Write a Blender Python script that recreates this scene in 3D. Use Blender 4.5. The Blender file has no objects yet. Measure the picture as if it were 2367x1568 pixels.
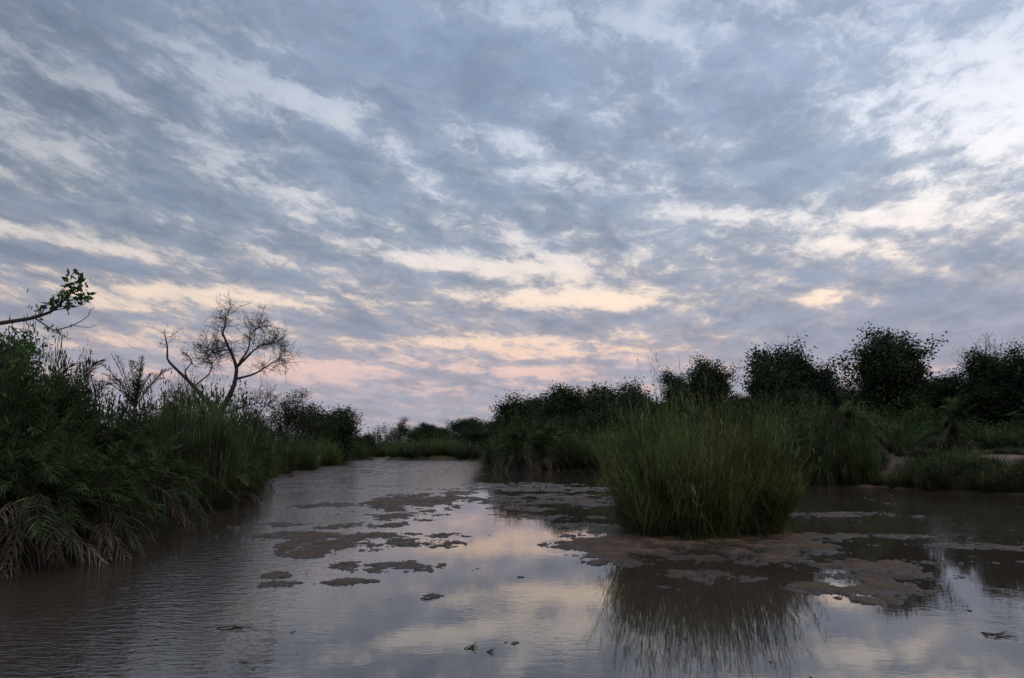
import bpy, math, numpy as np
from mathutils import Vector
rng = np.random.default_rng(11)
scene = bpy.context.scene
scene.view_settings.view_transform = 'Standard'
scene.view_settings.look = 'None'
scene.view_settings.exposure = 0
PITCH = math.radians(7.6)
CAMH = 2.0

def lin(r, g, b):
    f = lambda c: (c/255/12.92) if c/255 <= 0.04045 else ((c/255+0.055)/1.055)**2.4
    return (f(r), f(g), f(b))

# ---------- surveying helpers: bearings of the site plan -> metres / sky angles ----------
def ray(X, Y):
    cx = (X*0.4326-512)/781; cy = (339-Y*0.4326)/781
    return cx, math.cos(PITCH)-cy*math.sin(PITCH), math.sin(PITCH)+cy*math.cos(PITCH)
def ground(X, Y):
    a, b, c = ray(X, Y); s = -CAMH/c
    return a*s, b*s
def at(X, d): return ray(X, 1000)[0]/ray(X, 1000)[1]*d
def hz(X, Y, d):
    a, b, c = ray(X, Y); return CAMH + c/b*d
def sky_dir(X, Y):
    a, b, c = ray(X, Y)
    return math.atan2(a, b), math.atan2(c, math.hypot(a, b))

# ================= camera =================
cam = bpy.data.cameras.new("camera"); cam.sensor_width = 36; cam.lens = 781/1024*36
cam.clip_end = 9000; cam.clip_start = 0.1
co = bpy.data.objects.new("camera", cam); scene.collection.objects.link(co)
co.location = (0, 0, CAMH); co.rotation_euler = (math.pi/2+PITCH, 0, 0)
scene.camera = co

# ================= node helper =================
class G:
    def __init__(s, nt): s.nt = nt; s.N = nt.nodes; s.L = nt.links
    def n(s, t, **k):
        x = s.N.new(t)
        for a, b in k.items(): setattr(x, a, b)
        return x
    def put(s, sock, v):
        if isinstance(v, bpy.types.NodeSocket): s.L.new(v, sock)
        elif v is not None: sock.default_value = v
    def m(s, op, a, b=None, c=None, clamp=False):
        x = s.n('ShaderNodeMath', operation=op, use_clamp=clamp)
        s.put(x.inputs[0], a); s.put(x.inputs[1], b); s.put(x.inputs[2], c)
        return x.outputs[0]
    def vm(s, op, a, b=None):
        x = s.n('ShaderNodeVectorMath', operation=op); s.put(x.inputs[0], a); s.put(x.inputs[1], b)
        return x.outputs['Value'] if op in ('DOT_PRODUCT', 'LENGTH') else x.outputs[0]
    def vscale(s, a, k):
        x = s.n('ShaderNodeVectorMath', operation='SCALE'); s.put(x.inputs[0], a); s.put(x.inputs['Scale'], k); return x.outputs[0]
    def sep(s, v):
        x = s.n('ShaderNodeSeparateXYZ'); s.put(x.inputs[0], v); return x.outputs
    def comb(s, a, b, c):
        x = s.n('ShaderNodeCombineXYZ'); s.put(x.inputs[0], a); s.put(x.inputs[1], b); s.put(x.inputs[2], c); return x.outputs[0]
    def map(s, v, loc=(0,0,0), rot=(0,0,0), sc=(1,1,1), typ='POINT'):
        x = s.n('ShaderNodeMapping', vector_type=typ); s.put(x.inputs[0], v)
        x.inputs[1].default_value = loc; x.inputs[2].default_value = rot; x.inputs[3].default_value = sc
        return x.outputs[0]
    def noise(s, v, scale, detail=4, rough=0.5, dist=0, out=0):
        x = s.n('ShaderNodeTexNoise'); s.put(x.inputs['Vector'], v)
        x.inputs['Scale'].default_value = scale; x.inputs['Detail'].default_value = detail
        x.inputs['Roughness'].default_value = rough; x.inputs['Distortion'].default_value = dist
        return x.outputs[out]
    def rng(s, v, a, b, c=0, d=1, smooth=True):
        x = s.n('ShaderNodeMapRange', interpolation_type='SMOOTHSTEP' if smooth else 'LINEAR')
        for i, q in enumerate((v, a, b, c, d)): s.put(x.inputs[i], q)
        return x.outputs[0]
    def ramp(s, v, stops):
        x = s.n('ShaderNodeValToRGB'); s.put(x.inputs[0], v); e = x.color_ramp.elements
        while len(e) < len(stops): e.new(0.5)
        for i, (p, c) in enumerate(stops): e[i].position = p; e[i].color = (*c, 1)
        return x.outputs[0]
    def mix(s, f, a, b, blend='MIX'):
        x = s.n('ShaderNodeMix', data_type='RGBA', blend_type=blend)
        s.put(x.inputs[0], f)
        s.put(x.inputs[6], (*a, 1) if isinstance(a, tuple) else a); s.put(x.inputs[7], (*b, 1) if isinstance(b, tuple) else b)
        return x.outputs[2]

# ================= sky =================
world = bpy.data.worlds.new("World"); scene.world = world; world.use_nodes = True
try: world.cycles.sampling_method = 'NONE'
except Exception: pass
g = G(world.node_tree); g.N.clear()
tc = g.n('ShaderNodeTexCoord').outputs['Generated']
D = g.vm('NORMALIZE', tc)
x, y, z = g.sep(D)[:3]
az = g.m('ARCTAN2', x, y); el = g.m('ARCSINE', z)
ae = g.comb(az, el, 0.0)
def blob(X, Y, w, h, rot, amp, acc):
    a, e = sky_dir(X, Y)
    v = g.map(ae, (a, e, 0), (0, 0, math.radians(rot)), (w/1805, h/1805, 1), 'TEXTURE')
    q = g.m('EXPONENT', g.m('MULTIPLY', g.vm('DOT_PRODUCT', v, v), -1.0))
    return g.m('MULTIPLY_ADD', q, amp, acc)
zp = g.m('MAXIMUM', z, 0.0)
zc = g.m('ADD', zp, 0.10)
P = g.comb(g.m('DIVIDE', x, zc), g.m('DIVIDE', y, zc), 0.0)
warp = g.vscale(g.vm('SUBTRACT', g.noise(P, 1.8, 4, 0.6, out=1), (0.5, 0.5, 0.5)), 0.34)
PW = g.vm('ADD', P, warp)
R = math.radians(-45)
Pr = g.map(g.map(PW, rot=(0, 0, R)), sc=(0.6, 1.0, 1))
n1 = g.noise(Pr, 1.8, 4, 0.55)
# mottled puffs, sized by viewing elevation
Q = g.comb(g.m('MULTIPLY', g.m('DIVIDE', az, g.m('ADD', zp, 0.3)), 5.0), g.m('MULTIPLY', g.m('LOGARITHM', g.m('ADD', zp, 0.12), math.e), 6.0), 0.0)
Q = g.vm('ADD', Q, g.vscale(g.vm('SUBTRACT', g.noise(Q, 1.8, 4, 0.65, out=1), (0.5, 0.5, 0.5)), 0.45))
Qr = g.map(g.map(Q, rot=(0, 0, math.radians(24))), sc=(0.68, 1.0, 1))
n2 = g.noise(Qr, 2.9, 7, 0.64)
dens = g.m('ADD', g.m('MULTIPLY', n1, 0.46), g.m('MULTIPLY', n2, 0.54))
acc = dens
for b in [  # bright gaps
    (2290,270,260,130,0,-.13),(650,225,330,36,-12,-.09),(1190,330,150,34,-25,-.11),
    (950,400,220,30,-28,-.10),(640,450,240,45,-25,-.08),(180,560,300,22,-4,-.13),(1040,605,220,22,-3,-.16),
    (1320,695,240,24,-2,-.19),(480,680,400,24,0,-.09),(1960,570,130,20,-5,-.12),(1900,685,70,18,0,-.16),
    (1640,500,130,14,-6,-.10),(1080,800,320,17,-4,-.14),(740,855,240,28,0,-.16),(1230,855,140,10,0,-.12),
    (60,320,150,40,-20,-.06),(1430,210,60,38,-30,-.09),(1460,50,140,22,-22,-.06),
    (2090,520,110,12,-10,-.08),(2300,505,70,16,0,-.07),(100,130,120,40,-30,-.04),(1400,790,190,45,0,-.08),
    # thick banks
    (1050,130,420,70,-8,.08),(1750,400,280,55,-8,.06),(2150,740,330,85,0,.14),
    (290,525,250,18,-10,.12),(1330,545,260,45,-6,.06),(820,755,150,22,-5,.12),(600,636,140,17,-4,.13),(850,610,130,14,-8,.10),
    (300,350,260,60,-22,.05),(1250,750,160,20,-4,.06),(150,600,180,10,-4,.10),
    (1900,810,350,40,0,.08),(120,725,230,30,0,.06),
    ]: acc = blob(*b, acc)
cover = g.m('ADD', g.m('MULTIPLY', g.rng(acc, 0.37, 0.50), .45), g.m('MULTIPLY', g.rng(acc, 0.27, 0.63), .55))
E = g.m('DIVIDE', el, 0.6, clamp=True)  # 0..34 deg
def e_of(Y): return sky_dir(1183, Y)[1]/0.6
gap = g.ramp(E, [(0, lin(182,173,184)), (e_of(930), lin(202,183,189)), (e_of(860), lin(226,197,193)), (e_of(790), lin(248,219,198)),
    (e_of(690), lin(250,230,213)), (e_of(590), lin(234,228,226)), (e_of(400), lin(216,221,232)), (e_of(200), lin(200,210,227)), (e_of(0), lin(186,199,220))])
cl = g.ramp(E, [(0, lin(163,163,177)), (e_of(930), lin(161,162,177)), (e_of(830), lin(157,160,177)), (e_of(700), lin(143,153,173)),
    (e_of(500), lin(136,152,175)), (e_of(250), lin(138,155,182)), (e_of(0), lin(144,161,188))])
glow = blob(2330, 260, 600, 320, 0, .34, 0.0)
dark = blob(-100, 40, 620, 420, 0, .36, 0.0)
mott = g.rng(g.noise(g.map(Qr, (9, 2, 0)), 1.9, 7, 0.64), 0.3, 0.7, 0.89, 1.14)
cl = g.mix(1.0, cl, g.comb(mott, mott, mott), 'MULTIPLY')
skyt = g.n('ShaderNodeTexSky', sky_type='NISHITA'); skyt.sun_disc = False
skyt.sun_elevation = math.radians(2); skyt.sun_rotation = math.radians(8)
clear = g.mix(0.004, gap, skyt.outputs[0], 'ADD')
col = g.mix(cover, clear, cl)
k = g.m('SUBTRACT', 1.0, dark)
kv = g.comb(g.m('MULTIPLY_ADD', glow, 1.12, k), g.m('MULTIPLY_ADD', glow, .94, k), g.m('MULTIPLY_ADD', glow, .76, k))
col = g.mix(1.0, col, kv, 'MULTIPLY')
bg = g.n('ShaderNodeBackground'); g.L.new(col, bg.inputs[0]); bg.inputs[1].default_value = 1.0
wo = g.n('ShaderNodeOutputWorld'); g.L.new(bg.outputs[0], wo.inputs[0])

sun = bpy.data.lights.new("sun", 'SUN'); sun.energy = 0.5; sun.angle = math.radians(50); sun.color = (1, .88, .78)
so = bpy.data.objects.new("sun", sun); scene.collection.objects.link(so)
so.rotation_euler = (math.radians(48), 0, math.radians(35))

# ================= materials =================
def mat(name):
    m = bpy.data.materials.new(name); m.use_nodes = True; m.node_tree.nodes.clear(); return m, G(m.node_tree)
def foliage_mat(name, trans=0.25, rough=0.6):
    m, g = mat(name)
    a = g.n('ShaderNodeAttribute'); a.attribute_name = "tint"
    pos = g.n('ShaderNodeNewGeometry').outputs['Position']
    v = g.rng(g.noise(pos, 1.3, 2), 0.3, 0.7, 0.6, 1.4)
    c = g.mix(1.0, a.outputs[0], g.comb(v, v, v), 'MULTIPLY')
    d = g.n('ShaderNodeBsdfDiffuse'); g.L.new(c, d.inputs[0])
    t = g.n('ShaderNodeBsdfTranslucent'); g.L.new(c, t.inputs[0])
    mx = g.n('ShaderNodeMixShader'); mx.inputs[0].default_value = trans
    g.L.new(d.outputs[0], mx.inputs[1]); g.L.new(t.outputs[0], mx.inputs[2])
    o = g.n('ShaderNodeOutputMaterial'); g.L.new(mx.outputs[0], o.inputs[0]); return m
M_LEAF = foliage_mat("leaf_foliage"); M_REED = foliage_mat("reed_blades", 0.35); M_FROND = foliage_mat("palm_fronds", 0.2)
def bark_mat():
    m, g = mat("bark")
    pos = g.n('ShaderNodeNewGeometry').outputs['Position']
    c = g.ramp(g.noise(g.map(pos, sc=(6, 6, 1.5)), 2.0, 6, .6), [(0.3, (0.022, .018, .015)), (0.7, (0.065, .054, .046))])
    d = g.n('ShaderNodeBsdfPrincipled'); g.L.new(c, d.inputs['Base Color']); d.inputs['Roughness'].default_value = .9
    o = g.n('ShaderNodeOutputMaterial'); g.L.new(d.outputs[0], o.inputs[0]); return m
M_BARK = bark_mat()

def ground_mat():
    m, g = mat("river_sand_and_soil")
    pos = g.n('ShaderNodeNewGeometry').outputs['Position']; zz = g.sep(pos)[2]
    dry = g.ramp(g.noise(pos, 1.6, 7, .7), [(.3, (.105, .066, .043)), (.7, (.235, .158, .104))])
    wet = g.ramp(g.noise(pos, 3.0, 6, .65), [(.3, (.030, .020, .015)), (.7, (.085, .056, .039))])
    wf = g.rng(g.m('MULTIPLY_ADD', g.m('SUBTRACT', g.noise(pos, 1.8, 7, .7), .5), 0.07, zz), 0.002, 0.045)
    c = g.mix(wf, wet, dry)
    hi = g.rng(zz, .5, 1.0)
    c = g.mix(hi, c, g.mix(.4, c, (.36, .28, .21)))
    soil = g.ramp(g.noise(pos, .9, 6, .6), [(.35, (.030, .034, .016)), (.65, (.075, .07, .038))])
    att = g.n('ShaderNodeAttribute'); att.attribute_name = "cover"
    c = g.mix(att.outputs['Fac'], c, soil)
    d = g.n('ShaderNodeBsdfPrincipled'); g.L.new(c, d.inputs['Base Color'])
    g.L.new(g.rng(wf, 0, .6, .25, .04), d.inputs['Specular IOR Level'])
    g.L.new(g.m('MULTIPLY_ADD', wf, .5, .4), d.inputs['Roughness'])
    b = g.n('ShaderNodeBump'); b.inputs['Strength'].default_value = 1.0; b.inputs['Distance'].default_value = .03
    g.L.new(g.noise(pos, 7, 8, .75), b.inputs['Height']); g.L.new(b.outputs[0], d.inputs['Normal'])
    o = g.n('ShaderNodeOutputMaterial'); g.L.new(d.outputs[0], o.inputs[0]); return m
def water_mat():
    m, g = mat("muddy_river_water")
    pos = g.n('ShaderNodeNewGeometry').outputs['Position']
    px, py, pz = g.sep(pos)[:3]
    d = g.n('ShaderNodeBsdfPrincipled')
    c = g.ramp(g.noise(g.map(pos, sc=(.5, .25, 1)), .8, 5, .6), [(.3, (.046, .031, .023)), (.7, (.085, .06, .046))])
    g.L.new(c, d.inputs['Base Color']); d.inputs['IOR'].default_value = 1.7
    d.inputs['Roughness'].default_value = .015
    bankside = g.rng(px, -5.0, -1.5, 1.0, 0.0)
    patch = g.rng(g.noise(g.map(pos, sc=(.35, .18, 1)), 1.0, 4, .6), .5, .7)
    rightflow = g.m('MULTIPLY', g.rng(px, 6.5, 9.0), g.rng(py, 14.0, 18.0))
    amt = g.m('MAXIMUM', bankside, g.m('MULTIPLY', patch, .15))
    amt = g.m('MAXIMUM', amt, g.m('MULTIPLY', rightflow, .25))
    amt = g.m('MULTIPLY_ADD', amt, 1.0, .02)
    w1 = g.noise(g.map(pos, rot=(0, 0, .35), sc=(1.0, 2.4, 1)), 3.2, 3, .5, .6)
    w2 = g.noise(g.map(pos, rot=(0, 0, -.2), sc=(1, 1.8, 1)), 9, 2, .5, .4)
    h = g.m('MULTIPLY', g.m('MULTIPLY_ADD', w2, .4, w1), amt)
    b = g.n('ShaderNodeBump'); b.inputs['Strength'].default_value = 1; b.inputs['Distance'].default_value = .02
    g.L.new(h, b.inputs['Height']); g.L.new(b.outputs[0], d.inputs['Normal'])
    o = g.n('ShaderNodeOutputMaterial'); g.L.new(d.outputs[0], o.inputs[0]); return m

# ================= mesh helpers =================
def make_mesh(name, V, F, material, tint=None, smooth=False):
    V = np.asarray(V, dtype=np.float32); F = np.asarray(F, dtype=np.int32)
    me = bpy.data.meshes.new(name)
    me.vertices.add(len(V)); me.vertices.foreach_set("co", V.ravel())
    k = F.shape[1]
    me.loops.add(F.size); me.loops.foreach_set("vertex_index", F.ravel())
    me.polygons.add(len(F)); me.polygons.foreach_set("loop_start", np.arange(len(F), dtype=np.int32)*k)
    if smooth: me.polygons.foreach_set("use_smooth", np.ones(len(F), dtype=bool))
    me.update(calc_edges=True)
    if tint is not None:
        a = me.attributes.new("tint", 'FLOAT_COLOR', 'POINT')
        a.data.foreach_set("color", np.concatenate([tint, np.ones((len(tint), 1))], 1).astype(np.float32).ravel())
    me.materials.append(material); return me
def link(name, data, parent=None, loc=None, **props):
    o = bpy.data.objects.new(name, data); scene.collection.objects.link(o)
    if parent is not None: o.parent = parent
    if loc is not None: o.location = loc
    for a, b in props.items(): o[a] = b
    return o
def norm(v): return v/np.maximum(np.linalg.norm(v, axis=-1, keepdims=True), 1e-9)

def ribbons(P0, Dr, L, W, droop, nseg, c0, c1, side=None, belly=0.25):
    n = len(P0); t = np.linspace(0, 1, nseg+1)[None, :, None]
    p = P0[:, None]+Dr[:, None]*(L[:, None, None]*t)
    p[..., 2] -= (droop*L)[:, None]*t[..., 0]**2.2
    if side is None:
        a = rng.uniform(0, 2*np.pi, n); side = np.stack([np.cos(a), np.sin(a), 0*a], 1)
    w = W[:, None, None]*0.5*np.minimum(1, belly+t*3)*(1-t)**0.75
    w = np.maximum(w, W[:, None, None]*0.04)
    V = np.stack([p-side[:, None]*w, p+side[:, None]*w], 2).reshape(-1, 3)
    C = (c0[:, None]*(1-t)+c1[:, None]*t); C = np.repeat(C[:, :, None], 2, 2).reshape(-1, 3)
    i = np.arange(nseg)[None]*2+np.arange(n)[:, None]*2*(nseg+1)
    F = np.stack([i, i+1, i+3, i+2], -1).reshape(-1, 4)
    return V, F, C
def merge(parts):
    V, F, C, o = [], [], [], 0
    for v, f, c in parts: V.append(v); F.append(f+o); C.append(c); o += len(v)
    return np.concatenate(V), np.concatenate(F), np.concatenate(C)
def tubes(lines, k=5):
    V, F, o = [], [], 0
    ang = np.arange(k)*2*np.pi/k
    for pts, rad in lines:
        pts = np.asarray(pts, float); rad = np.asarray(rad, float)
        d = norm(np.gradient(pts, axis=0)); ref = np.array([0.31, 0.9, 0.17]); 
        if abs(d[0] @ ref) > .9: ref = np.array([.9, .1, .3])
        u = norm(np.cross(d, ref)); v = np.cross(d, u)
        ring = pts[:, None]+rad[:, None, None]*(u[:, None]*np.cos(ang)[None, :, None]+v[:, None]*np.sin(ang)[None, :, None])
        V.append(ring.reshape(-1, 3)); m = len(pts)
        i = np.arange(m-1)[:, None]*k; j = np.arange(k)[None]
        F.append(np.stack([i+j, i+(j+1) % k, i+k+(j+1) % k, i+k+j], -1).reshape(-1, 4)+o); o += m*k
    return np.concatenate(V), np.concatenate(F)
def leaves(C, size, aspect, base, var=.25, clump=None):
    n = len(C); u = norm(rng.normal(size=(n, 3))); v = norm(np.cross(u, rng.normal(size=(n, 3))))
    s = (size*rng.uniform(.6, 1.3, n))[:, None]
    V = np.stack([C-u*s*.5, C+v*s*.5*aspect-u*s*.05, C+u*s*.5, C-v*s*.5*aspect-u*s*.05], 1).reshape(-1, 3)
    F = np.arange(n*4).reshape(-1, 4)
    f = rng.uniform(1-var, 1+var, n)
    if clump is not None: f = f*clump
    T = np.repeat(np.array(base)[None]*f[:, None], 4, 0)
    return V, F, T

# ================= terrain =================
def hsh(a, b, s):
    h = (a*374761393+b*668265263+s*974634777) & 0xffffffff
    h = ((h ^ (h >> 13))*1274126177) & 0xffffffff
    return ((h ^ (h >> 16)) & 0xffffff)/0xffffff
def vn(x, y, s=0):
    xi = np.floor(x).astype(np.int64); yi = np.floor(y).astype(np.int64); u = x-xi; v = y-yi
    u = u*u*(3-2*u); v = v*v*(3-2*v)
    return (hsh(xi, yi, s)*(1-u)+hsh(xi+1, yi, s)*u)*(1-v)+(hsh(xi, yi+1, s)*(1-u)+hsh(xi+1, yi+1, s)*u)*v
def fbm(x, y, s=0, o=4, r=.5):
    t = 0; a = 1; n = 0
    for i in range(o):
        c, q = math.cos(.6*i), math.sin(.6*i)
        t = t+a*(vn((x*c-y*q)*2**i+17.3*i, (x*q+y*c)*2**i-9.1*i, s+i)-.5); n += a; a *= r
    return t/n*2
LEFT = [(-9.4,-60),(-9.2,5),(-8.9,13),(-9.6,18),(-10.2,21.5),(-8.9,24.5),(-10.5,28),(-14.5,40),(-17.5,70),(-25.5,140),(-34,185),(-75,420),(-3200,1600),(-3200,-60)]
RIGHT = [(90,8),(45,19),(30,24.5),(20,30.5),(14.8,37),(7,58),(-1.2,70),(0,88),(-3,101),(-16,99),(-19.5,120),(-23,150),(-30,185),(-68,420),(-3200,2400),(-3200,3600),(3600,3600),(3600,8)]
def inside_dist(x, y, poly):
    ins = np.zeros(x.shape, bool); dm = np.full(x.shape, 1e9)
    for i in range(len(poly)):
        x1, y1 = poly[i]; x2, y2 = poly[(i+1) % len(poly)]
        if y1 != y2:
            c = ((y1 > y) != (y2 > y)) & (x < (x2-x1)*(y-y1)/(y2-y1)+x1); ins ^= c
        dx, dy = x2-x1, y2-y1
        t = np.clip(((x-x1)*dx+(y-y1)*dy)/(dx*dx+dy*dy), 0, 1)
        dm = np.minimum(dm, np.hypot(x-x1-t*dx, y-y1-t*dy))
    return np.where(ins, dm, -dm)
BARS = [  # X, Y, half width, half height (site plan bearings), weight
    (1480,1262,190,28,1.6),(1620,1240,250,28,1.8),(1760,1265,170,22,1.4),(1400,1218,110,8,.9),(1450,1304,90,10,.95),(1700,1292,190,10,.8),
    (1600,1330,110,15,1.0),(1540,1362,80,8,.7),(1950,1305,150,14,.85),(2080,1338,140,20,.95),(1990,1365,160,15,.9),(1860,1300,120,10,.75),
    (2020,1385,80,9,.7),(960,1160,110,18,.9),(950,1196,70,8,.85),(780,1262,140,14,.9),(860,1238,180,6,.75),(710,1282,60,6,.8),
    (885,1312,115,14,1.1),(810,1344,110,7,.9),(648,1350,46,12,.9),(640,1332,32,6,.8),(975,1380,60,12,.85),(1098,1315,18,5,.9),(1198,1334,12,3,.9),
    (715,1324,16,4,.7),(730,1168,40,5,.7),(790,1168,36,4,.7),(700,1093,190,10,.85),(820,1080,150,6,.75),(640,1110,110,8,.75),(900,1070,140,4,.55),
    (1230,1130,150,5,.5),(1330,1160,150,6,.55),(1290,1195,90,5,.6),(1180,1122,110,4,.5),(1280,1147,110,4,.45),(1240,1176,90,4,.5),
    (800,1215,150,6,.6),(960,1255,110,8,.5),(690,1240,80,8,.5),(1780,1240,130,16,1.0),(2280,1262,140,7,.6),(2150,1300,130,7,.6),
    (2300,1300,100,6,.5),(1330,1240,60,6,.6),(1980,1240,140,5,.5),(760,1125,120,5,.5),(1060,1140,70,4,.5),(1960,1190,110,4,.4)]
BW = []
for X, Y, w, h, a in BARS:
    cx_, cy_ = ground(X, Y); y0 = ground(X, Y+h)[1]; y1 = ground(X, Y-h)[1]
    BW.append((cx_, (y0+y1)/2, w/1805*cy_*.98, max((y1-y0)/2, .10), a))
CUTX, CUTY = at(2045, 36.5), 36.5
def terrain(x, y, want_cover=False):
    x = np.asarray(x, float); y = np.asarray(y, float)
    wx = x+.5*fbm(x*.8, y*.8, 3, 3); wy = y+.8*fbm(x*.8, y*.6, 9, 3)
    lf = inside_dist(wx, wy, LEFT); rt = inside_dist(wx, wy, RIGHT)
    land = np.maximum(lf, rt)
    sm = lambda t: np.clip(t, 0, 1)**2*(3-2*np.clip(t, 0, 1))
    zl = -.25+.65*sm((lf+.6)/2.2)+.7*sm((lf-1)/9)+.25*fbm(x*.15, y*.15, 5)*sm(lf/4)
    hi = sm((x-12)/5)
    zr = -.25+.55*sm((rt+.5)/2.5)+.8*hi*sm((rt-1.2)/3.2+.35*fbm(x*.9, y*.9, 55, 5, .6))+(.5+.1*hi)*sm((rt-1)/8)+.3*fbm(x*.2, y*.2, 7)*sm(rt/3)
    bed = -.17+.05*fbm(x*.5, y*.3, 21, 4)
    fx = fbm(x*1.7, y*1.2, 31, 7, .84)
    fl = fbm(x*.45, y*.35, 91, 3, .5)
    F = np.full(x.shape, -1.6)
    for a, b, c, d_, w in BW:
        r2 = ((x-a)/c)**2+((y-b)/d_)**2
        F = np.maximum(F, np.where(r2 < 6, w*(1-r2), -1.6))
    bar = .042*(F+3.8*fx+.5*fl-.23)
    bar = np.where(bar > .012, .012+(bar-.012)*.42, bar)
    zz = np.maximum(np.maximum(zl, zr), np.maximum(bed, bar))
    far = np.clip((np.hypot(x, y)-300)/1500, 0, 1); zz = zz+far*1.5*(land > 0)
    if not want_cover: return zz
    cv = sm((land-.15)/.6+.4*fbm(x*.6, y*.6, 77, 4))
    cut = np.exp(-(((x-CUTX)/2.0)**2+((y-CUTY)/2.6)**2))
    cut2 = np.exp(-(((x-at(2300, 35.5))/1.6)**2+((y-35.5)/1.2)**2))
    cv = np.clip(cv*(1-np.clip((cut+cut2)*1.9+1.2*fbm(x*1.3, y*1.3, 66, 5, .6)*(cut+cut2 > .15), 0, 1)), 0, 1)
    return zz, cv
def grow_axis(lo, hi, step, loend, hiend, r):
    c = list(np.arange(lo, hi, step)); s = step
    while c[-1] < hiend: s *= r; c.append(c[-1]+s)
    s = step; pre = []; p = lo
    while p > loend: s *= r*1.05; p -= s; pre.append(p)
    return np.array(pre[::-1]+c)
gx = grow_axis(-10.5, 12, .04, -3000, 3000, 1.035); gy = grow_axis(6.6, 28, .04, -60, 3200, 1.018)
XX, YY = np.meshgrid(gx, gy)
ZZ, CV = terrain(XX, YY, True)
nx, ny = len(gx), len(gy)
V = np.stack([XX, YY, ZZ], -1).reshape(-1, 3)
i = (np.arange(ny-1)[:, None]*nx+np.arange(nx-1)[None]).ravel()
F = np.stack([i, i+1, i+nx+1, i+nx], 1)
me = make_mesh("ground", V, F, ground_mat(), smooth=True)
a = me.attributes.new("cover", 'FLOAT', 'POINT'); a.data.foreach_set("value", CV.ravel().astype(np.float32))
link("ground", me, kind="structure", label="sandy riverbed with low bars and overgrown earth banks", category="ground")
wv = [(-3000, -60, 0), (3000, -60, 0), (3000, 600, 0), (-3000, 600, 0)]
link("water", make_mesh("water", wv, [(0, 1, 2, 3)], water_mat()), kind="structure", label="shallow muddy brown river reflecting the dusk sky", category="river")
def gz(x, y): return float(terrain(np.array([x]), np.array([y]))[0])
def shore(X, lo, hi, zt=.05):   # first dry ground along a bearing
    d = np.arange(lo, hi, .2); h = terrain(at(X, 1.0)*d, d); k = np.argmax(h > zt)
    return float(d[k]) if h[k] > zt else hi

# ================= reeds =================
def reed_mesh(name, rx, ry, H, ntuft, per, green=(.075, .105, .028), dry=(.13, .10, .055), w=.016, leafmul=4, spread=.5, dome=.28, hv=.68, tr=.34, lspread=.6, plume=0, skirt=0):
    parts = []
    for k in range(ntuft):
        a = rng.uniform(0, 2*np.pi); r = math.sqrt(rng.uniform(0, 1))
        c = np.array([math.cos(a)*r*rx, math.sin(a)*r*ry, 0])
        h = H*rng.uniform(hv, 1.0)*(1-dome*r*r)
        n = per
        ra = rng.uniform(0, 2*np.pi, n); rr = np.sqrt(rng.uniform(0, 1, n))*tr
        P0 = c+np.stack([np.cos(ra)*rr, np.sin(ra)*rr, np.full(n, -.08)], 1)
        lean = rng.normal(0, .14, (n, 2))+rng.normal(0, .07, (1, 2))+np.stack([np.cos(ra), np.sin(ra)], 1)*(rr[:, None]*.6)+np.array([math.cos(a), math.sin(a)])*r*spread*.55
        Dr = norm(np.concatenate([lean, np.ones((n, 1))], 1))
        L = h*rng.uniform(.5, 1.05, n)*(1+.1*np.linalg.norm(lean, axis=1)); dr = np.abs(rng.normal(.05, .06, n))+.16*np.linalg.norm(lean, axis=1)
        g_ = np.array(green)*rng.uniform(.5, 1.5, (n, 1))*np.array([rng.uniform(.8, 1.25), 1, rng.uniform(.8, 1.2)])*rng.uniform(.65, 1.3)
        isdry = rng.uniform(size=n) < .16
        g_ = np.where(isdry[:, None], np.array(dry)*rng.uniform(.6, 1.2, (n, 1)), g_)
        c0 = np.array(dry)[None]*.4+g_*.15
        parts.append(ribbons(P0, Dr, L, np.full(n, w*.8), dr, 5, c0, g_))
        m = n*leafmul; idx = rng.integers(0, n, m); t = rng.uniform(.1, .98, m)**.8
        Q = P0[idx]+Dr[idx]*(L[idx]*t)[:, None]; Q[:, 2] -= dr[idx]*L[idx]*t**2.2
        la = rng.uniform(0, 2*np.pi, m); ls = rng.uniform(.15, lspread, m)
        D2 = norm(Dr[idx]+np.stack([np.cos(la)*ls, np.sin(la)*ls, 0*la], 1))
        L2 = rng.uniform(.3, .8, m)*H*.18*(1.25-.5*t)
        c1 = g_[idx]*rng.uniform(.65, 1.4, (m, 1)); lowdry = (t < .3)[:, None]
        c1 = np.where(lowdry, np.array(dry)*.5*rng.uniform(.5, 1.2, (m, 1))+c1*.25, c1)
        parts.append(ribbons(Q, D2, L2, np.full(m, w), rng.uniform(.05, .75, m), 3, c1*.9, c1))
        if skirt:
            m = skirt; sa = rng.uniform(0, 2*np.pi, m); Q = c+np.stack([np.cos(sa)*.2, np.sin(sa)*.2, rng.uniform(0, .7, m)], 1)
            out = norm(np.stack([np.cos(sa), np.sin(sa), rng.uniform(-.1, 1.2, m)], 1)+np.array([math.cos(a), math.sin(a), 0])*r)
            c1 = (np.array(dry)*.45+np.array(green)*.35)*rng.uniform(.4, 1.3, (m, 1))
            parts.append(ribbons(Q, out, rng.uniform(.35, .9, m), np.full(m, w), rng.uniform(.2, .9, m), 3, c1, c1))
        if plume:
            m = plume; idx = rng.integers(0, n, m); Q = P0[idx]+Dr[idx]*L[idx][:, None]; Q[:, 2] -= dr[idx]*L[idx]+.05
            c1 = np.repeat(np.array([[.20, .17, .12]]), m, 0)
            parts.append(ribbons(Q, norm(Dr[idx]+rng.normal(0, .15, (m, 3))), np.full(m, .28), np.full(m, w*2.6), np.full(m, .3), 3, c1, c1))
    V, F, C = merge(parts)
    V[:, 2] *= H/np.percentile(V[:, 2], 99.5)
    V[:, 2] = np.maximum(V[:, 2], -.15)
    return make_mesh(name, V, F, M_REED, C)

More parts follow.
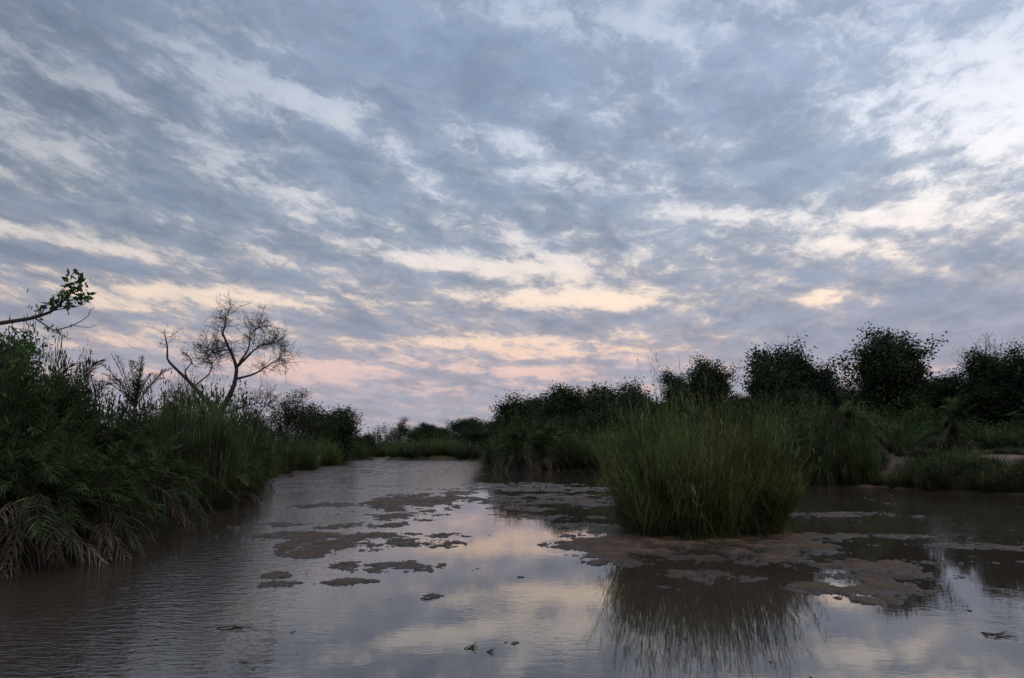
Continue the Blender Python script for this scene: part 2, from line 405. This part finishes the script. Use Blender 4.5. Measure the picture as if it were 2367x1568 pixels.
xm, ym = at(1612, 17.8), 17.8
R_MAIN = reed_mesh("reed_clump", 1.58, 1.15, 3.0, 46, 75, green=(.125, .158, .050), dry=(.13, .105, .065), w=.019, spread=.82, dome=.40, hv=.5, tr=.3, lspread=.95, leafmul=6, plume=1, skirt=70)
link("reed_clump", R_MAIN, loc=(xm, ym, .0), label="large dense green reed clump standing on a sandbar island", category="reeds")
R_VAR = [reed_mesh("reed_clump", 1.5, 1.2, 3.0, 22, 60, green=(.115, .165, .056), w=.034, leafmul=4, lspread=.8, hv=.55), reed_mesh("reed_clump", 1.3, 1.0, 3.0, 18, 60, green=(.09, .135, .058), w=.045, leafmul=4, spread=.9, lspread=.9, plume=2, hv=.5),
         reed_mesh("reed_clump", 1.6, 1.1, 3.0, 20, 50, green=(.075, .105, .045), dry=(.16, .13, .09), w=.055, leafmul=5, spread=.5, lspread=1.1, plume=2, hv=.5)]
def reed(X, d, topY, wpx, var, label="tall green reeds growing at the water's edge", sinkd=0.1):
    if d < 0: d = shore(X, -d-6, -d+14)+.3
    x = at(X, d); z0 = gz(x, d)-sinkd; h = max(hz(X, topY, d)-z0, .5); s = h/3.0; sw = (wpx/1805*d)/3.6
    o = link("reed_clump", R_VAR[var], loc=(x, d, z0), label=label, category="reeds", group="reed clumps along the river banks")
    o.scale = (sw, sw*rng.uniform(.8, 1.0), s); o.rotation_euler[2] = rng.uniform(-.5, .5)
    return o
for q in [(350,24.0,935,120,1),(405,24,915,120,1),(465,24.5,920,130,0),(515,25,955,105,1),(440,27,912,150,0),(385,28,925,150,2),(500,28,935,140,0),(550,30,970,100,2),(320,23,965,90,2),(420,23,930,120,2),(490,24.2,940,110,2),
          (560,-40,995,80,2),(590,-43,1010,80,1),(620,-48,1020,90,0),(655,-56,1022,90,2),(695,-64,1018,90,0),(735,-72,1020,90,0),(775,-80,1020,80,1),(815,-92,1018,80,0),(845,-108,1020,70,1),(866,125,1022,50,0),
          (590,46,1005,110,0),(640,52,1008,110,1),(740,70,1010,100,0),(690,58,1012,100,1),
          (1155,-62,1000,70,1),(1245,-62,1000,90,0),(1290,-60,998,90,0),(1340,-60,990,90,1),(1390,-57,985,90,0),
          (925,103,1018,70,0),(975,102,1016,80,1),(1030,104,1014,70,0),(1085,102,1014,75,1),(1000,112,1010,120,0),(900,125,1014,60,1),
          (1440,54,985,120,0),(1780,46,955,120,0),(1850,-40,965,110,1),(1895,-39,955,110,0),(1940,-39,945,120,1),(1980,-38,965,90,0),
          (1890,44,940,160,0),(1720,48,950,140,2),(1980,43,955,130,2),(1570,50,950,130,0)]: reed(*q)
for X, tY in [(345,1075),(380,1070),(420,1065),(455,1065),(490,1075)]:
    d = shore(X, 16, 32, .0); reed(X, d+.1, tY, 75, 2, "drooping reeds hanging over the waterline")
for X, tY, w, v in [(2040,1095,50,2),(2080,1085,65,2),(2110,1075,80,1),(2145,1062,90,1),(2180,1058,100,2),(2215,1055,90,2),(2250,1068,80,1),(2290,1085,80,2),(2330,1078,85,2),(2370,1070,90,1),(2410,1055,120,2),(2460,1040,130,2)]:
    reed(X, -33, tY, w, v, label="low rank reeds and grass on the sandy bank")
    if X > 2120 and not 2255 < X < 2340: reed(X+20, shore(X+20, 27, 47)+1.3, tY-18, w*1.1, (v+1) % 3, label="low rank reeds and grass on the sandy bank")
for q in [(2160,37.5,1030,110,2),(2120,43,1000,140,0),(2280,42,990,150,0),(2440,38,970,150,1),(2020,45,965,120,0),(2190,39,1005,140,1),(2360,36.5,1040,100,2),(2100,39,1040,60,2)]:
    reed(*q, label="low rank reeds and grass on the sandy bank")

# ================= palms =================
def fronds(P0, az, elv, L, droop, col, nl=26, leafL=.4, w=.03, hang=.4):
    parts = []; lines = []
    for k in range(len(P0)):
        t = np.linspace(0, 1, 12)
        d = np.array([math.cos(az[k])*math.cos(elv[k]), math.sin(az[k])*math.cos(elv[k]), math.sin(elv[k])])
        p = P0[k]+d*L[k]*t[:, None]; p[:, 2] -= droop[k]*L[k]*t**2
        lines.append((p, .016*(1-t*.85)))
        tl = np.linspace(.12, 1, nl); Q = np.stack([np.interp(tl, t, p[:, j]) for j in range(3)], 1)
        T = norm(np.stack([np.interp(tl, t, np.gradient(p[:, j], t)) for j in range(3)], 1))
        S = norm(np.cross(T, [0, 0, 1.])+1e-6); U = np.cross(S, T)
        for sgn in (-1, 1):
            Dl = norm(S*sgn*.7+T*.9+U*.3+rng.normal(0, .14, (nl, 3)))
            ll = leafL*L[k]*.5*np.sin(np.clip(tl, .05, .97)*np.pi)**.5*rng.uniform(.7, 1.15, nl)
            c = np.array(col[k])*rng.uniform(.7, 1.3, (nl, 1))
            parts.append(ribbons(Q, Dl, ll, np.full(nl, w), np.full(nl, hang)*rng.uniform(.4, 1.5, nl), 2, c, c*1.1, side=norm(np.cross(Dl, U)+rng.normal(0, .4, (nl, 3)))))
    V, F = tubes(lines, 4); cc = np.repeat(np.array([[.09, .08, .045]]), len(V), 0)
    return merge(parts+[(V, F, cc)])
def palm_bush(x, y, H, R, n_green, n_dead, heads, label, name="palm_bush", gcol=(.048, .066, .028), fw=.045):
    z0 = gz(x, y); e = link(name, None, loc=(x, y, z0), label=label, category="palm")
    ln = []; PG, AG, EG, LG, DG, CG = [], [], [], [], [], []; PD, AD, ED, LD, DD, CD = [], [], [], [], [], []
    for h in range(heads):
        a = rng.uniform(0, 6.28); r = R*.5*math.sqrt(rng.uniform(0, 1)); top = np.array([math.cos(a)*r, math.sin(a)*r, H*rng.uniform(.3, .68)])
        base = np.array([top[0]*.4, top[1]*.4, -.2]); t = np.linspace(0, 1, 7)[:, None]
        pts = base*(1-t)+top*t; ln.append((pts, np.linspace(.11, .08, 7)))
        for k in range(n_green):
            PG.append(top+rng.normal(0, .04, 3)); AG.append(rng.uniform(0, 6.28)); EG.append(rng.uniform(.05, 1.45)); LG.append(rng.uniform(.7, 1.25)*R); DG.append(rng.uniform(.25, .95)); CG.append(np.array(gcol)*rng.uniform(.4, 1.8))
        for k in range(n_dead):
            PD.append(top+np.array([0, 0, -rng.uniform(.05, .5)])); AD.append(rng.uniform(0, 6.28)); ED.append(rng.uniform(-.6, .6)); LD.append(rng.uniform(.6, 1.1)*R); DD.append(rng.uniform(.6, 1.2)); CD.append(np.array((.17, .135, .105))*rng.uniform(.2, 1.2))
    V, F = tubes(ln, 7); link("stem", make_mesh("palm_stem", V, F, M_BARK, smooth=True), e)
    V, F, C = fronds(PG, AG, EG, LG, DG, CG, nl=24, w=fw, leafL=.42, hang=.3); link("fronds", make_mesh("palm_fronds", V, F, M_FROND, C), e)
    if PD:
        V, F, C = fronds(PD, AD, ED, LD, DD, CD, hang=1.0, w=fw*.7, leafL=.38, nl=18); link("dead_fronds", make_mesh("palm_dead_fronds", V, F, M_FROND, C), e, label="dry grey-brown fronds hanging down")
    return e
palm_bush(at(30, 13.6), 13.6, 2.8, 2.0, 12, 17, 6, "dense wild date palm thicket with dry fronds drooping into the water")
palm_bush(at(190, 14.4), 14.4, 2.3, 1.75, 12, 17, 6, "wild date palm bush trailing grey-brown fronds over the river")
palm_bush(at(-170, 13.6), 13.6, 3.0, 1.9, 14, 14, 5, "wild date palm thicket on the muddy bank")
palm_bush(at(90, 16.0), 16.0, 3.8, 2.1, 14, 10, 6, "tall dark palm thicket above the bank")
palm_bush(at(230, 17.0), 17.0, 3.0, 1.9, 14, 12, 6, "dark palm bush in front of the reeds")
palm_bush(at(320, 19.5), 19.5, 2.3, 1.6, 13, 10, 5, "dark palm bush in front of the reeds")
palm_bush(at(535, 25.0), 25.0, 1.7, 1.2, 12, 12, 3, "small palm bush with dry fronds hanging to the waterline")
palm_bush(at(1195, 61), 61, 3.4, 2.4, 14, 6, 5, "spiky palm bush beside the reeds at the river bend", fw=.07)
palm_bush(at(1240, 62), 62, 3.5, 2.4, 14, 6, 5, "spiky palm bush beside the reeds at the river bend", fw=.07)
palm_bush(at(1960, 39), 39, 3.9, 2.2, 14, 6, 5, "broad-leaved palm bush among tall reeds on the bank", fw=.06)
palm_bush(at(1900, 39.5), 39.5, 3.7, 2.2, 14, 6, 5, "broad-leaved palm bush among tall reeds on the bank", fw=.06)
palm_bush(at(2230, 38), 38, 2.6, 1.8, 12, 6, 3, "palm bush on the sandy bank", fw=.06)
palm_bush(at(2420, 38), 38, 3.2, 2.1, 14, 6, 4, "palm bush on the sandy bank")
xp = at(308, 20.3); e = link("date_palm", None, loc=(xp, 20.3, gz(xp, 20.3)), label="slender young date palm with arching feathery fronds", category="palm")
ht = hz(308, 945, 20.3)-gz(xp, 20.3); t = np.linspace(0, 1, 8)
V, F = tubes([(np.stack([0*t, 0*t, -.2+(ht+.2)*t], 1), np.linspace(.09, .06, 8))], 8); link("trunk", make_mesh("palm_trunk", V, F, M_BARK, smooth=True), e)
n = 17; azs = np.linspace(0, 4*np.pi, n, endpoint=False)+rng.uniform(-.15, .15, n)
V, F, C = fronds([np.array([0, 0, ht])]*n, azs, np.linspace(.75, 1.5, n)[rng.permutation(n)], rng.uniform(1.5, 2.1, n), rng.uniform(.12, .5, n), [np.array((.035, .05, .022))*rng.uniform(.8, 1.2) for _ in range(n)], nl=26, leafL=.26, w=.034, hang=.12)
link("fronds", make_mesh("palm_fronds", V, F, M_FROND, C), e)

# ================= trees =================
def skeleton(H, trunk=.3, nb=(6, 5, 5), ratio=(.62, .55, .5), ang=(.75, .7, .8), up=.12, r0=None, lean=0, wob=.16):
    lines, sites = [], []
    r0 = r0 or H*.028
    def br(p, d, L, r, lv):
        ns = 6 if lv < 2 else 4; pts = [p]; rad = [r]; dd = d
        for i in range(ns):
            dd = norm(dd+rng.normal(0, wob, 3)+np.array([0, 0, up])); p = p+dd*L/ns; pts.append(p); rad.append(r*(1-.62*(i+1)/ns) if lv else r*(1-.35*(i+1)/ns))
        lines.append((np.array(pts), np.array(rad)))
        if lv >= len(nb):
            sites.extend(pts[1:]); return
        a0 = rng.uniform(0, 6.28)
        for k in range(nb[lv]):
            t = (.55 if lv == 0 else .3)+(.45 if lv == 0 else .7)*(k+rng.uniform(.2, 1))/nb[lv]; t = min(t, 1)
            f = t*ns; i = min(int(f), ns-1); q = pts[i]+(pts[i+1]-pts[i])*(f-i)
            dirb = norm(pts[i+1]-pts[i]); a = a0+k*2.4+rng.uniform(-.4, .4); an = ang[lv]*rng.uniform(.6, 1.25)
            u = norm(np.cross(dirb, [.3, .2, .93]) if abs(dirb[2]) < .9 else np.cross(dirb, [1., 0, 0])); v = np.cross(dirb, u)
            nd = norm(dirb*math.cos(an)+(u*math.cos(a)+v*math.sin(a))*math.sin(an))
            LL = L0[lv+1]*rng.uniform(.6, 1.3)
            br(q, nd, LL, max(np.interp(f, range(ns+1), rad)*.62, .008), lv+1)
    L0 = [H*trunk*1.6]
    for q in ratio: L0.append(L0[-1]*q)
    br(np.array([0, 0, -.3]), norm(np.array([lean, 0, 1.])), L0[0], r0, 0)
    return lines, np.array(sites)
def tree_proto(name, H, per, size, col, sig=.33, drop=0., fill=.45, **k):
    lines, S = skeleton(H, **k)
    if drop: S = S[rng.uniform(size=len(S)) > drop]
    if fill:
        S2 = S[rng.uniform(size=len(S)) < fill].copy(); S2[:, 2] *= rng.uniform(.3, .95, len(S2)); S2[:, :2] *= rng.uniform(.6, 1., (len(S2), 1)); S = np.concatenate([S, S2])
    C = np.repeat(S, per, 0)+np.clip(rng.normal(0, sig, (len(S)*per, 3)), -1.6*sig, 1.6*sig)*np.array([1, 1, .75])
    cl = np.repeat(rng.uniform(.5, 1.6, len(S)), per)
    V, F, T = leaves(C, size, .75, col, clump=cl)
    top = np.percentile(C[:, 2], 99.8); wid = np.percentile(np.abs(C[:, 0]-C[:, 0].mean()), 96)*2
    tv, tf = tubes(lines, 5)
    return dict(trunk=make_mesh(name+"_trunk", tv, tf, M_BARK, smooth=True), crown=make_mesh(name+"_crown", V, F, M_LEAF, T), top=top, wid=wid)
DG_ = (.046, .062, .032)
TP = [tree_proto("tree", 10, 18, .19, DG_, .46, trunk=.30, nb=(8, 6, 6), ang=(.8, .75, .8), up=.12, wob=.2),
      tree_proto("tree", 10, 18, .19, (.043, .056, .032), .46, trunk=.30, nb=(7, 6, 6), ang=(.95, .8, .8), up=.08, wob=.22),
      tree_proto("tree", 10, 18, .19, DG_, .44, trunk=.36, nb=(9, 5, 6), ang=(.7, .75, .8), up=.18, wob=.2),
      tree_proto("tree", 10, 8, .16, (.055, .064, .038), .34, trunk=.32, nb=(6, 6, 5), ang=(.8, .8, .9), wob=.24, fill=.2),
      tree_proto("tree", 10, 1, .10, (.07, .06, .045), .12, drop=.5, trunk=.34, nb=(7, 6, 6), ang=(.75, .8, .85), fill=0),
      tree_proto("tree", 10, 16, .19, (.046, .06, .034), .42, trunk=.40, nb=(10, 5, 5), ratio=(.5, .55, .5), ang=(.95, .8, .8), up=.1, wob=.2)]
def tree(X, d, topY, wpx, v, label, flip=1, name="tree"):
    x = at(X, d); z0 = gz(x, d)-.1; p = TP[v]
    e = link(name, None, loc=(x, d, z0), label=label, category="tree", group="riverside trees")
    h = hz(X, topY, d)-z0; sx = wpx/1805*d/p['wid']*1.02; sz = h/p['top']
    e.scale = (sx*flip, sx, sz)
    link("trunk", p['trunk'], e); link("crown", p['crown'], e)
    e.rotation_euler[2] = rng.uniform(-.3, .3)
dn = "dark dense-crowned riverine tree on the bank"; sp = "thin-crowned tree with open branches on the bank"; ba = "almost leafless tree with fine grey branches"; fa = "distant dark tree of the riverside wood"
for q in [(920,150,963,50,3,sp),(968,175,985,60,0,dn),(1008,172,978,70,1,dn),(1058,160,966,75,2,dn),(1105,150,965,70,3,sp),(1150,140,943,85,3,sp),(1175,130,962,80,5,dn),
          (1238,110,912,112,0,dn),(1300,104,938,90,5,dn),(1345,100,890,105,2,dn),(1410,95,884,125,0,dn),(1485,90,882,100,3,sp),(1450,98,925,110,1,dn),(1530,92,915,100,5,dn),(1270,108,950,110,2,dn),
          (1588,85,860,105,1,dn),(1675,75,828,94,2,"tall dark round-crowned tree standing above its neighbours"),(1630,80,915,110,0,dn),
          (1795,70,795,118,0,dn),(1865,72,808,130,1,dn),(1935,70,838,110,3,sp),(2005,68,833,85,3,sp),(1960,76,905,140,5,dn),(1890,66,905,150,2,dn),(1800,68,905,140,5,dn),
          (2125,62,762,150,2,"tallest dark dense-crowned tree above the bank"),(2130,66,905,180,0,dn),(2225,60,850,110,5,dn),(2315,58,815,140,1,dn),(2262,64,768,130,4,ba),(2330,60,772,120,4,ba),(2350,56,785,120,3,sp),(2400,55,830,140,0,dn),(2290,54,890,190,2,dn),
          (2190,70,895,110,1,dn),(2520,50,800,200,0,dn),(1560,80,945,130,0,dn),(1480,84,940,120,2,dn),(1400,84,945,120,5,dn),(1740,76,925,100,1,dn),(1330,90,955,110,0,dn),
          (650,64,895,110,3,"small thin-crowned tree leaning over bank scrub"),(775,82,938,108,0,"low rounded dark green tree on the bank"),(730,78,962,80,3,sp),(845,110,1002,45,0,dn),(690,75,930,80,3,sp),(605,58,940,85,3,sp),
          (150,24,812,130,4,ba),(120,30,850,160,3,sp),(20,22,800,150,3,sp),(-60,20,760,200,0,dn),(440,36,830,90,4,ba),(395,34,935,110,3,sp)]:
    tree(*q[:6], flip=rng.choice([-1, 1]))
PX = [1100,1180,1300,1450,1600,1750,1900,2050,2200,2400]; PY = [985,975,955,940,928,922,905,898,885,860]
for X in range(1120, 2440, 62): tree(X+rng.uniform(-15, 15), 118+rng.uniform(-12, 15), float(np.interp(X, PX, PY))+rng.uniform(-20, 22), rng.uniform(75, 110), int(rng.choice([0, 1, 2, 5])), fa)

# shrubs
def shrub_proto(col, size, per=26, n=110):
    u = norm(rng.normal(size=(n, 3))); u[:, 2] = np.abs(u[:, 2]); r = rng.uniform(.45, 1.0, n)**.6
    S = u*r[:, None]*rng.uniform(.7, 1.2, (n, 1))
    lines = []
    for s in S[::3]:
        t = np.linspace(0, 1, 5)[:, None]; lines.append((np.array([0, 0, -.1])*(1-t)+s*t+np.array([0, 0, .15])*t*(1-t), np.linspace(.03, .006, 5)))
    C = np.repeat(S, per, 0)+rng.normal(0, .085, (n*per, 3)); C[:, 2] = np.abs(C[:, 2]); k = 1/np.percentile(C[:, 2], 98); C[:, 2] *= k
    V, F, T = leaves(C, size, .6, col, clump=np.repeat(rng.uniform(.5, 1.6, n), per))
    tv, tf = tubes(lines, 4)
    return make_mesh("shrub_stems", tv, tf, M_BARK), make_mesh("shrub_foliage", V, F, M_LEAF, T)
SH = [shrub_proto((.052, .078, .032), .062, 34), shrub_proto((.066, .08, .042), .07, 30), shrub_proto((.044, .066, .03), .06, 34), shrub_proto((.066, .105, .034), .055, 36)]
def shrub(X, d, topY, wpx, v, label="dark leafy shrub on the overgrown bank"):
    if d < 0: d = shore(X, -d-6, -d+14)+.8
    x = at(X, d); z0 = gz(x, d)-.15; h = max(hz(X, topY, d)-z0, .5)
    e = link("shrub", None, loc=(x, d, z0), label=label, category="shrub", group="shrubs on the river banks")
    w = wpx/1805*d*.5; e.scale = (w, w*.9, h); e.rotation_euler[2] = rng.uniform(-3, 3)
    link("stems", SH[v][0], e); link("foliage", SH[v][1], e)
for X in range(-150, 560, 70): shrub(X+rng.uniform(-20, 20), 30+rng.uniform(-2, 4), 930+rng.uniform(-20, 20), 150, int(rng.integers(0, 3)))
for X in range(-60, 230, 60): shrub(X, 18.5+rng.uniform(-1, 1), 850+rng.uniform(-30, 25)+X*.2, 130, int(rng.integers(0, 3)))
for q in [(270,21.5,935,110,1),(340,22,950,110,0),(308,19.0,965,110,2),(500,31.5,930,100,0),(545,33,940,100,2),(-20,15,850,170,2),(110,15.6,905,130,0),(10,15.8,820,120,1),(560,36,955,90,0),(455,31,930,100,2),(590,40,975,90,1),(230,19,925,120,0),(400,30,925,120,1)]: shrub(*q)
shrub(25, 16.2, 792, 120, 3, "bright leafy green shrub above the palms"); shrub(95, 16.5, 842, 110, 3, "bright leafy green shrub above the palms"); shrub(170, 17.5, 880, 90, 3, "bright leafy green shrub above the palms")
for X, d in [(540,42),(575,46),(615,52),(655,58),(695,66),(735,76),(780,90),(820,104),(850,130),(610,62),(700,88),(770,112),(560,58),(660,78)]:
    shrub(X, d, 985+(X-540)*.1+rng.uniform(-8, 8), 110*40/d+35, int(rng.integers(0, 4)))
for X in range(870, 1200, 32): shrub(X, 150+rng.uniform(-15, 15), 998+rng.uniform(-12, 6), 60, int(rng.integers(0, 3)), "low dark bush below distant trees")
for X in range(1160, 1560, 42): shrub(X, 84+rng.uniform(-6, 6), 966+rng.uniform(-15, 12), 95, int(rng.integers(0, 3)))
for X in range(1180, 1500, 55): shrub(X, 68+rng.uniform(-2, 4), 985+rng.uniform(-10, 8), 80, int(rng.integers(0, 3)))
for X in range(1500, 2480, 48): shrub(X, 58+rng.uniform(-4, 5), 935+rng.uniform(-22, 22), 130, int(rng.integers(0, 4)))
for X in range(1720, 2480, 55): shrub(X, 49+rng.uniform(-2, 3), 960+rng.uniform(-20, 20), 130, int(rng.integers(0, 4)))
for X in range(2060, 2480, 55): shrub(X, 43.5+rng.uniform(-1, 2), 985+rng.uniform(-15, 15), 110, int(rng.integers(0, 4)))
for X in range(2130, 2480, 60): shrub(X, 40.5+rng.uniform(-1, 1), 1005+rng.uniform(-12, 12), 90, int(rng.integers(0, 4)))
for X, tY in [(2020,1010),(2160,1040),(2225,1035),(2105,1052),(2380,1035)]: shrub(X, 38.5 if X < 2100 else 36.5, tY, 75, int(rng.integers(0, 3)))
for X, tY in [(1840,985),(1420,1000),(1310,1010),(1170,1012)]: shrub(X, -41 if X > 1800 else -58, tY, 60, 0)

# ---- gnarled bare tree ----
def pl(pts, d, ox):
    out = []
    for q in pts:
        X, Y = q[:2]; dy = q[2] if len(q) > 2 else 0
        out.append((at(X, d)-ox, dy, hz(X, Y, d)))
    return np.array(out)
def smooth(P_, n=14, j=.022):
    P_ = np.asarray(P_); t = np.linspace(0, len(P_)-1, n); 
    Q = np.stack([np.interp(t, range(len(P_)), P_[:, j_]) for j_ in range(3)], 1)
    K = Q.copy(); K[1:-1] = (Q[:-2]+3*Q[1:-1]+Q[2:])/5; return K+rng.normal(0, j, K.shape)*np.linspace(0, 1, n)[:, None]
db = 33; xb = at(500, db); zb = gz(xb, db)
limbs = [([(500,1030),(505,985),(508,950)], .19, .15),
    ([(505,985),(480,938,.3),(438,900,.5),(415,878,.6),(385,850,.6),(362,830,.5),(368,800,.45),(360,778,.4)], .14, .025),
    ([(415,878,.6),(398,855,.9),(408,830,1.2),(395,812,1.3)], .05, .012),
    ([(508,955),(525,925,-.2),(545,885,-.3),(548,850,-.4),(530,810,-.4),(512,778,-.5),(522,748,-.5),(515,732,-.5)], .14, .02),
    ([(548,850,-.4),(578,825,-.6),(602,805,-.7),(640,798,-.8)], .07, .012),
    ([(545,878,-.3),(582,865,0),(612,842,.2),(645,822,.3)], .06, .012),
    ([(548,850,-.4),(570,808,-.2),(568,775,0),(590,752,.1)], .055, .012),
    ([(508,960),(545,940,.6),(575,928,.9),(600,932,1.1)], .055, .012),
    ([(530,810,-.4),(505,818,-.7),(488,825,-.9)], .04, .012),
    ([(430,893,.5),(455,860,1.),(458,830,1.2),(472,805,1.4)], .04, .01)]
lines, sites = [], []
def twigs(p, d, L, r, lv):
    pts = [p]; dd = d
    for i in range(4): dd = norm(dd+rng.normal(0, .28, 3)+np.array([0, 0, .08])); p = p+dd*L/4; pts.append(p)
    lines.append((np.array(pts), np.linspace(r, r*.5, 5)))
    if lv == 0: sites.append(pts[-1]); sites.append(pts[2]); return
    for k in range(4 if lv == 2 else 3):
        q = pts[1+k % 4]; nd = norm(dd+rng.normal(0, .7, 3)); twigs(q, nd, L*.62*rng.uniform(.7, 1.2), r*.62, lv-1)
for i, (p, r0, r1) in enumerate(limbs):
    Q = smooth(pl(p, db, xb), 16, .022); Q[:, 2] -= zb; lines.append((Q, np.linspace(r0**.5, r1**.5, len(Q))**2))
    if i == 0: continue
    for k in range(6, 16):
        for _ in range(((2 if i > 2 else 0) if k < 13 else (5 if i > 2 else 2))):
            dd = norm(norm(Q[k]-Q[k-1])*.5+rng.normal(0, .8, 3)+np.array([0, 0, .3]))
            twigs(Q[k], dd, rng.uniform(.4, .85)*(1 if i > 2 else .7), .011, 2)
e = link("bare_tree", None, loc=(xb, db, zb), label="gnarled nearly leafless tree with twisting forked limbs", category="tree")
V, F = tubes(lines, 5); link("trunk", make_mesh("bare_tree_trunk", V, F, M_BARK, smooth=True), e)
S = np.array(sites); S = S[rng.uniform(size=len(S)) < .4]; V, F, T = leaves(S+rng.normal(0, .05, S.shape), .06, .5, (.05, .045, .025)); link("crown", make_mesh("bare_tree_crown", V, F, M_LEAF, T), e)

# ---- near leafy branch of the tree standing on the near bank ----
dn_ = 10.5; xn = at(-330, dn_); zn = gz(xn, dn_); lines = []; C = []
bl = [([(-330,1400),(-320,1100),(-290,900),(-260,800)], .13, .09), ([(-260,800),(-150,775),(-60,755),(0,742),(60,736),(100,718),(125,700),(140,675),(165,645)], .04, .006),
      ([(60,736),(85,752),(110,765),(150,752),(180,735),(195,712)], .011, .004), ([(100,765),(125,775),(148,785)], .007, .003), ([(150,752),(185,758),(212,750)], .005, .002),
      ([(100,718),(130,712),(165,708),(178,700)], .008, .003), ([(60,736),(75,722),(95,690),(110,670)], .009, .003), ([(-260,800),(-230,700),(-190,600),(-150,560)], .06, .01),
      ([(-230,860),(-120,840),(-30,820),(20,800),(60,810)], .035, .006),([(20,800),(15,775),(18,760)], .008, .003)]
for p, r0, r1 in bl:
    Q = smooth(pl(p, dn_, xn), 16, .012); Q[:, 2] -= zn; lines.append((Q, np.linspace(r0, r1, 16)))
V, F = tubes(lines, 6); e = link("leafy_tree", None, loc=(xn, dn_, zn), label="broadleaf tree reaching a leafy branch over the bank", category="tree")
link("trunk", make_mesh("leafy_tree_trunk", V, F, M_BARK, smooth=True), e)
for X, Y, n, s in [(150,668,45,14),(165,645,16,7),(125,690,38,14),(105,700,24,12),(170,688,28,9),(140,655,24,12),(70,722,14,7),(95,708,14,8),(100,765,9,8),(10,808,60,26),(45,812,50,20),(-40,830,80,40),(18,765,6,5),(-190,620,120,35)]:
    c = pl([(X, Y)], dn_, xn)[0]; c[2] -= zn
    C.append(c+rng.normal(0, s/1805*dn_, (n, 3)))
V, F, T = leaves(np.concatenate(C), .11, .4, (.07, .115, .04)); link("crown", make_mesh("leafy_tree_crown", V, F, M_LEAF, T), e)

# ================= driftwood =================
def twig(X, Y, L, n, label, rot=0, name="driftwood", thick=.012, rise=.015):
    x, y = ground(X, Y); ln = []
    for k in range(n):
        a = rot+rng.normal(0, .45); t = np.linspace(-.5, .5, 7); l = L*rng.uniform(.4, 1)
        pts = np.stack([t*l*math.cos(a)+rng.normal(0, L*.1), t*l*math.sin(a)+rng.normal(0, L*.06), .004+np.abs(rng.normal(0, rise))*(t+.5)*2], 1)+np.cumsum(rng.normal(0, L*.015, (7, 3)), 0)*[1, 1, .2]
        ln.append((pts, np.linspace(thick, thick*.3, 7)))
    V, F = tubes(ln, 5); link(name, make_mesh("driftwood", V, F, M_BARK, smooth=True), loc=(x, y, max(gz(x, y), 0)), label=label, category="driftwood", group="flood debris in the shallows")
for q in [(545,1452,.42,5,"tangle of dark twigs lying in the shallow water",-.1),(725,1168,.7,7,"dark driftwood pile caught on a sandbar",.2),(1095,1498,.13,6,"small knot of twigs in shallow water",.4),
          (1135,1508,.09,4,"small knot of twigs in shallow water",.0),(2310,1470,.35,6,"spiky branched twig poking out of the water",.1),(2240,1412,.1,3,"thin twig standing in the water",1.2),
          (1160,1190,.8,3,"thin dark stick lying on wet sand",.2),(985,1385,.22,4,"twigs stranded on a small sandbar",.1),
          (860,1100,1.4,6,"driftwood pile on the upstream sandbar",.0)]: twig(*q, thick=.006, rise=.012)
